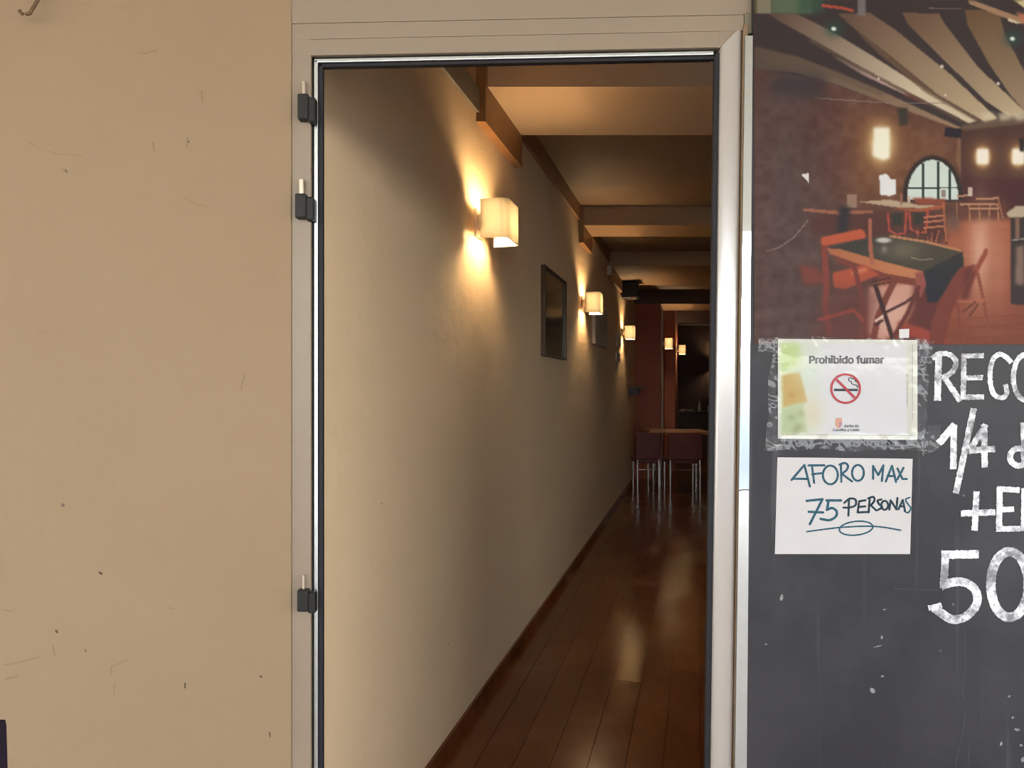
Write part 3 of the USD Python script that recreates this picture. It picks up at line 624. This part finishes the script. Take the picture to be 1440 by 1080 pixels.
# sleeve: wavy film, crumpled towards its rims
def film(quad, nx, ny, amp, y, seed, rim=.25):
    u, w = np.meshgrid(np.linspace(0, 1, nx), np.linspace(0, 1, ny))
    q = np.array(quad, float)
    xy = (q[0] * ((1 - u) * (1 - w))[..., None] + q[1] * (u * (1 - w))[..., None] + q[2] * (u * w)[..., None] + q[3] * ((1 - u) * w)[..., None])
    e = np.minimum(np.minimum(u, 1 - u) * 1.4, np.minimum(w, 1 - w)); k = np.clip((.16 - e) / .16, 0, 1) ** 1.2 * (1 - rim) + rim
    a = meshkit.fbm(np.stack([xy[..., 0] * .045, xy[..., 1] * .045, np.zeros_like(u)], -1), 3, seed); b = meshkit.noise(np.stack([xy[..., 0] * .20, xy[..., 1] * .11, np.ones_like(u)], -1), seed + 9)
    d = amp * k * (a * .8 + np.abs(b - .5) * 1.1)
    jag = (meshkit.noise(np.stack([xy[..., 0] * .06, xy[..., 1] * .06, np.full_like(u, 4.)], -1), seed) - .5) * 5 * np.clip((.04 - e) / .04, 0, 1)
    v = np.stack([(xy[..., 0] + jag - CX) / F * B, y - d, EYE + (HY - xy[..., 1] - jag) / F * B], -1).reshape(-1, 3)
    i = np.arange(nx * ny).reshape(ny, nx)
    f = np.vstack([np.stack([i[:-1, :-1], i[1:, :-1], i[1:, 1:]], -1).reshape(-1, 3), np.stack([i[:-1, :-1], i[1:, 1:], i[:-1, 1:]], -1).reshape(-1, 3)])
    return trimesh.Trimesh(v, f, process=False)
obj('plastic_sleeve', film([(1083, 474), (1302, 477), (1297, 632), (1075, 633)], 90, 64, .0065, S - .0022, 4, .04), 'clear_film', ns, smooth=True, label='clear crinkled plastic sleeve')
for k, (q, s) in enumerate((([(1254, 612), (1298, 610), (1300, 630), (1250, 634)], 2), ([(1295, 600), (1320, 598), (1318, 634), (1292, 640)], 3), ([(1063, 474), (1090, 474), (1088, 498), (1063, 496)], 5), ([(1074, 606), (1100, 612), (1102, 630), (1072, 634)], 7), ([(1285, 478), (1307, 480), (1305, 512), (1288, 510)], 8))):
    obj('tape', film(q, 24, 18, .006, S - .0015 - .001 * k, 20 + s, .6), 'clear_film', ns, smooth=True, label='strip of clear adhesive tape')

# ---- handwritten notice
hw = thing('handwritten_sign', 'white paper notice with handwritten blue marker words AFORO MAX 75 PERSONAS', 'sign')
H = B - .0012
obj('sheet', on_facade(Polygon([(1093, 643), (1283, 645), (1279.5, 779), (1089.5, 779)]), B - .0003, .0009, B), 'paper', hw)
hk_ = 7.024
def pen(lines, w): return strokes(lines, w, 1085, 635, hk_, flat=False)
obj('handwriting', on_facade(pen([[(195, 280), (322, 132)], [(322, 132), (352, 250), (376, 345)], [(205, 268), (345, 270)], [(398, 150), (418, 308)], [(362, 136), (520, 135)], [(400, 222), (490, 214)], ell(578, 230, 74, 92),
    [(682, 130), (686, 298)], [(668, 128), (720, 112), (752, 140), (735, 185), (690, 218)], [(690, 218), (792, 294)], ell(850, 210, 58, 78),
    [(1000, 268), (1000, 142)], [(1000, 142), (1050, 232)], [(1050, 232), (1102, 136)], [(1102, 136), (1086, 290)], [(1125, 295), (1186, 140)], [(1186, 140), (1226, 300)], [(1142, 242), (1212, 240)], [(1240, 166), (1290, 270)], [(1290, 270), (1332, 270)], [(1300, 160), (1238, 275)]], 21), H, .0004, B), 'marker_teal', hw, label='blue green words AFORO MAX')
obj('handwriting', on_facade(pen([[(345, 486), (500, 470)], [(500, 470), (376, 715)], [(365, 594), (505, 600)], [(540, 482), (682, 482)], [(560, 482), (545, 575)], [(545, 575), (595, 556), (640, 590), (632, 640), (570, 676), (482, 664)]], 24), H, .0004, B), 'marker_teal', hw, label='blue green number 75')
obj('handwriting', on_facade(pen([[(762, 470), (756, 632)], [(716, 505), (770, 464), (826, 474), (826, 528), (770, 552), (708, 552)], [(862, 490), (848, 600)], [(848, 600), (950, 596)], [(862, 490), (925, 480)], [(855, 546), (922, 540)],
    [(966, 460), (956, 600)], [(950, 462), (1000, 446), (1014, 480), (985, 520), (960, 532)], [(975, 528), (1030, 580)], [(1082, 472), (1044, 484), (1060, 520), (1090, 548), (1042, 578)], ell(1114, 530, 34, 44), [(1160, 572), (1172, 480)], [(1172, 480), (1230, 570)], [(1230, 570), (1240, 458)],
    [(1250, 570), (1292, 478)], [(1292, 478), (1314, 580)], [(1266, 540), (1306, 540)]], 20), H, .0004, B), 'marker_dark', hw, label='dark word PERSONAS')
obj('handwriting', on_facade(pen([[(1362, 452), (1320, 474), (1345, 520), (1372, 560), (1345, 602), (1308, 588)], [(345, 790), (520, 766), (700, 746), (940, 736), (1100, 746), (1272, 776)], ell(832, 756, 166, 68, tilt=-6)], 15), H, .0004, B), 'marker_teal', hw, label='blue green underline with a loop')

# ------------------------------------------------------------------ the passage
BACK, WIDE = 15.6, 4.2
def quad_plan(y0, y1, t0, t1): return [(wall_x(y0, t0), y0), (wall_x(y0, t1), y0), (wall_x(y1, t1), y1), (wall_x(y1, t0), y1)]
obj('wall_left', plan(quad_plan(1.62, 11.6, -.16, 0.), 0, CEIL), 'cream_plaster', kind='structure')
obj('wall_right', plan(quad_plan(1.62, BACK, WIDE, WIDE + .16), 0, CEIL), 'brown_plaster', kind='structure')
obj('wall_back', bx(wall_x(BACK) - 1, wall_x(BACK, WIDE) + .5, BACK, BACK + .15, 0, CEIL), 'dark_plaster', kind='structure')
xa, ya = 1.89, 10.9                                   # two steps of the wall far down the passage
xb, yb = wall_x(12.3, 0) + .392, 12.3
xb2 = X(949, 12.3)
pierA = [(wall_x(ya) - .1, ya), (X(929, ya), ya), (X(929, ya) + (yb - ya) * .26, yb), (xb2, yb), (xb2 + (14.2 - yb) * .262, 14.2), (xb2 + (14.2 - yb) * .262, BACK), (wall_x(ya) - .1, BACK)]
obj('wall_side', plan(pierA, 0, CEIL), 'red_plaster', kind='structure')
fl = thing('floor', kind='structure')
obj('slab', plan(Polygon(quad_plan(1.60, BACK, -.1, WIDE)), -.06, -.006), 'plank_wood_c', fl)
rng = random.Random(11)
PW = .135
for row in range(13):
    y = -.6 + .3 * rng.random()
    while y < 14.6:
        L = 1.25
        s0, s1 = max(y, -.08), min(y + L, 14.6)
        y += L
        if s1 - s0 < .1 or (row > 8 and s0 > 13): continue
        g = .0012
        p = [at(s0 + g, row * PW + g), at(s1 - g, row * PW + g), at(s1 - g, (row + 1) * PW - g), at(s0 + g, (row + 1) * PW - g)]
        m = plan(p, -.006, rng.uniform(-.0004, .0004))
        obj('plank', m, 'plank_wood_' + rng.choice('aabc'), fl)
obj('baseboard_left', plan(quad_plan(1.72, 10.88, 0, .012), 0, .055), 'plank_wood_c', kind='structure')
ce = thing('ceiling', kind='structure')
obj('ceiling_slab', plan(quad_plan(1.60, BACK + .1, -.16, WIDE + .16), CEIL, CEIL + .12), 'ceiling_shaded', ce)
for y0, y1, z0, mt_ in ((3.13, 3.73, SOF, 'ceiling_paint'), (5.80, 6.24, SOF, 'beam_shaded'), (7.72, 9.2, SOF, 'beam_shaded'), (10.9, 11.9, EYE + 1.286, 'beam_shaded'), (13.6, 14.0, EYE + 1.25, 'header_dark')):
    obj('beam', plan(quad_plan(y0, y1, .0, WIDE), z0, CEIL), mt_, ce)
obj('fascia', plan(quad_plan(10.87, 10.9, .0, WIDE), EYE + 1.28, CEIL), 'header_dark', ce, label='dark board on the far beam')
tr = thing('trim_1', kind='structure')
for y0, y1, z0, z1, th in ((3.10, 3.75, EYE + 1.16, CEIL, .04), (5.78, 6.26, EYE + 1.18, CEIL, .04), (7.7, 9.2, EYE + 1.19, SOF, .035)):
    obj('corbel_board', plan(quad_plan(y0, y1, 0, th), z0, z1), 'wood_trim', tr)
for y0, y1, z0, z1 in ((3.75, 5.78, EYE + 1.355, EYE + 1.475), (6.26, 7.72, EYE + 1.355, EYE + 1.475), (9.2, 10.88, EYE + 1.34, EYE + 1.475)):
    obj('crown_or_shadow_strip', plan(quad_plan(y0, y1, 0, .02), z0, z1), 'wood_trim', tr)
obj('crown_or_shadow_strip', plan(quad_plan(2.66, 3.10, 0, .014), EYE + 1.20, EYE + 1.305), 'shadow_strip', tr, label='grey strip painted as the lintel shadow')  # soft lintel shadow built as a grey strip, no real board
pv = thing('trim_2', kind='structure')
xo = xb2 + (14.2 - yb) * .262
obj('lit_corner_strip', rbx(X(929.4, ya), X(932.2, ya), ya - .02, ya + .04, 0, EYE + 1.2, .004), 'mat_board', pv)  # brightly lit corner of the red wall, put in as a pale strip
obj('portal_head', bx(xo, xo + 1.6, 14.16, 14.2, Z(458, 14.2), Z(450, 14.2)), 'mat_board', pv)

# ---- wall lamps
def make_sconce(label):
    t = thing('wall_lamp', label, 'wall lamp', group='row of frosted glass wall lamps along the passage')
    outer = sbox(-.2, -.106, .165, .106).buffer(-.03).buffer(.03, quad_segs=8).intersection(sbox(.045, -.2, .4, .2))
    innr = sbox(-.2, -.1, .159, .1).buffer(-.025).buffer(.025, quad_segs=8)
    obj('shade', plan(outer.difference(innr.intersection(sbox(-.3, -.3, .3, .3))), -.083, .083), 'lamp_glass', t, smooth=40)
    obj('back_plate', cat(rbx(0, .012, -.05, .05, -.06, .06, .003), rbx(.010, .05, -.04, -.028, -.03, .03, .002), rbx(.010, .05, .028, .04, -.03, .03, .002), rbx(.046, .054, -.1, .1, -.045, .045, .002)), 'pale_box', t, smooth=40)
    b = trimesh.creation.capsule(.05, .018, count=(12, 16)); b.apply_translation((0, 0, -.025 - b.bounds.mean(0)[2] + .025)); b.apply_translation((.10, 0, 0))
    obj('bulb', b, 'bulb', t, smooth=True)
    s = trimesh.creation.cylinder(.012, .03, sections=12); s.apply_translation((.07, 0, 0)); s.apply_transform(trimesh.transformations.rotation_matrix(math.pi / 2, (0, 1, 0), (.07, 0, 0)))
    obj('bulb_holder', s, 'pale_box', t, smooth=40)
    return t
lamps = [(3.12, 0., 'nearest frosted glass wall lamp, largest, just inside the doorway'), (5.95, 0., 'second frosted glass wall lamp, beyond the dark framed picture'),
         (9.1, 0., 'third frosted glass wall lamp, right below the black loudspeaker'), (11.35, None, 'fourth wall lamp, on the red wall behind the vertical pale edge'), (13.2, None, 'farthest small wall lamp at the dark end of the passage')]
first = None
for y, t0, lab in lamps:
    if t0 is None:
        x = (X(929, ya) + (y - ya) * .26) if y < yb else xb2 + (y - yb) * .262
    else: x = wall_x(y)
    zz = EYE + (.715 if y < 4 else .70)
    if first is None:
        first = make_sconce(lab)
        xf = UsdGeom.Xformable(first); xf.AddTranslateOp().Set(Gf.Vec3d(x, y, zz)); xf.AddRotateZOp().Set(ROT)
    else:
        dup(first, 'wall_lamp', lab, 'wall lamp', (x, y, zz), ROT, 'row of frosted glass wall lamps along the passage')
dup(first, 'wall_lamp', 'wall lamp on the dark back wall, almost hidden by the right jamb', 'wall lamp', (X(1012, BACK), BACK, Z(512, BACK)), -90.0, None)

# ---- pictures, speaker, small things on the wall
def wall_picture(name, label, y0, y1, z0, z1, th, border, frame, inside, mat_w=0., cat_='picture', group=None):
    s0, s1 = s_of(y0), s_of(y1); L = s1 - s0; hgt = z1 - z0
    t = thing(name, label, cat_, (*at((s0 + s1) / 2, 0), (z0 + z1) / 2), ROT, group)
    a, b = L / 2, hgt / 2
    obj('frame', cat(rbx(0, th, -a, -a + border, -b, b, .003), rbx(0, th, a - border, a, -b, b, .003), rbx(0, th, -a + border, a - border, b - border, b, .003), rbx(0, th, -a + border, a - border, -b, -b + border, .003)), frame, t, smooth=40)
    if mat_w:
        for q in ((-a + border, -a + border + mat_w, -b + border, b - border), (a - border - mat_w, a - border, -b + border, b - border)): obj('mount', bx(0, th * .5, *q), 'mat_board', t)
    obj('print', bx(0, th * .45, -a + border + mat_w, a - border - mat_w, -b + border, b - border), inside, t)
    return t
wall_picture('framed_picture', 'large dark framed picture under glass on the cream wall', 4.38, 5.10, EYE + .196, EYE + .757, .03, .014, 'frame_wood', 'picture_print')
wall_picture('framed_picture', 'picture with pale mounts and dark centre below the second lamp', 6.5, 7.35, EYE + .40, EYE + .78, .035, .25, 'mat_board', 'dark_print')
wall_picture('framed_picture', 'small pale framed picture left of the third lamp, upper of two', 8.45, 8.85, EYE + .50, EYE + .655, .02, .02, 'pale_box', 'mat_board')
wall_picture('framed_picture', 'small pale framed picture left of the third lamp, lower of two', 8.40, 8.75, EYE + .30, EYE + .42, .02, .015, 'pale_box', 'dark_print')
x, y = at(s_of(7.62), 0)
t = thing('detector', 'tiny pale box high on the wall under the ceiling beam', 'detector', (x, y, EYE + 1.25), ROT)
obj('housing', rbx(0, .05, -.04, .04, -.05, .05, .01), 'pale_box', t, smooth=50); obj('lens', rbx(.045, .055, -.02, .02, -.03, .0, .004), 'mat_board', t, smooth=50)
x, y = at(s_of(9.0), .02)
t = thing('loudspeaker', 'black wall loudspeaker above the third lamp', 'loudspeaker', (x, y, EYE + 1.22), ROT)
obj('cabinet', rbx(.0, .19, -.13, .13, -.10, .10, .012), 'speaker_black', t, smooth=50); obj('grille', rbx(.189, .202, -.115, .115, -.085, .085, .005), 'black_plastic', t, smooth=50)
obj('bracket', rbx(-.02, .01, -.05, .05, -.06, .06, .003), 'rubber', t, smooth=40); obj('badge', rbx(.11, .18, -.14, -.129, -.125, -.095, .003), 'pale_box', t, smooth=40)
x, y = at(s_of(10.2), 0)
t = thing('wall_shelf', 'short dark shelf on the far end of the left wall', 'shelf', (x, y, EYE), ROT)
obj('shelf_board', rbx(0, .16, -.35, .35, -.02, .012, .004), 'counter_dark', t, smooth=40)
for s in (-.25, .25): obj('bracket', rbx(0, .12, s - .012, s + .012, -.10, -.019, .004), 'counter_dark', t, smooth=40)

# ---- table and chairs at the end of the passage
def table(name, label, x0, x1, y0, y1, h):
    t = thing(name, label, 'table', ((x0 + x1) / 2, (y0 + y1) / 2, 0), 0)
    a, b = (x1 - x0) / 2, (y1 - y0) / 2
    obj('tabletop', rbx(-a, a, -b, b, h - .035, h, .006), 'table_wood', t, smooth=40)
    for sx in (-1, 1):
        for sy in (-1, 1):
            c = trimesh.creation.cylinder(.022, h - .035, sections=12); c.apply_translation((sx * (a - .06), sy * (b - .06), (h - .035) / 2)); obj('leg', c, 'chrome', t, smooth=50)
    return t
table('dining_table', 'brown wooden dining table behind the left dark red chair', X(914, 9.95), X(935, 9.95), 9.95, 10.45, .80)
table('dining_table', 'brown wooden dining table behind the right dark red chair', X(938, 9.95), X(1004, 9.95), 9.95, 10.75, .775)
def chair(label, px0, px1, y):
    a = (X(px1, y) - X(px0, y)) / 2
    t = thing('dining_chair', label, 'chair', (X((px0 + px1) / 2, y), y, 0))
    obj('backrest', rbx(-a, a, 0, .05, .44, .80, .015), 'chair_red', t, smooth=50)
    obj('seat', rbx(-a, a, .02, .42, .39, .45, .015), 'chair_red', t, smooth=50)
    for sx in (-1, 1):
        for yy, z1 in ((.025, .44), (.39, .40)):
            c = trimesh.creation.cylinder(.013, z1, sections=12); c.apply_translation((sx * (a - .03), yy, z1 / 2)); obj('leg', c, 'chrome', t, smooth=50)
    obj('stretcher', rbx(-a + .03, a - .03, .018, .032, .30, .315, .003), 'chrome', t, smooth=40)
chair('dark red chair with metal legs, left of two at the far tables', 894, 930, 9.45)
chair('dark red chair with metal legs, right of two at the far tables', 940, 988, 9.40)
# serving counter in the dark end, with things on it
y = 14.75
t = thing('bar_counter', 'dark serving counter against the back wall', 'counter', (X(990, y), y, 0))
obj('body', bx(-.6, .9, .03, .55, 0, .86), 'counter_dark', t); obj('worktop', rbx(-.63, .93, 0, .58, .86, .90, .005), 'counter_dark', t, smooth=40)
def lathe(pr, n=20): return trimesh.creation.revolve(np.array(pr), sections=n)
for px, prof, mt_, lab, ct in ((959.5, [(0, 0), (.055, 0), (.06, .02), (.06, .04), (.05, .05), (0, .05)], 'tin', 'small shiny dish on the bar counter', 'dish'), (969, [(0, 0), (.08, 0), (.10, .03), (.10, .045), (.0, .045)], 'tin', 'shallow pale bowl in the middle of the bar counter', 'bowl'),
                          (983.5, [(0, 0), (.036, 0), (.036, .15), (.014, .20), (.014, .26), (0, .26)], 'tin', 'slim pale bottle on the bar counter', 'bottle'), (995, [(0, 0), (.04, 0), (.04, .16), (.015, .21), (.015, .27), (0, .27)], 'bottle_dark', 'dark bottle on the bar counter beside the right jamb', 'bottle')):
    m = lathe(prof); m.apply_translation((X(px, y + .2), y + .2, .90)); obj({'dish': 'serving_dish', 'bowl': 'bowl', 'bottle': 'bottle'}[ct], m, mt_, smooth=40, label=lab, cat=ct)
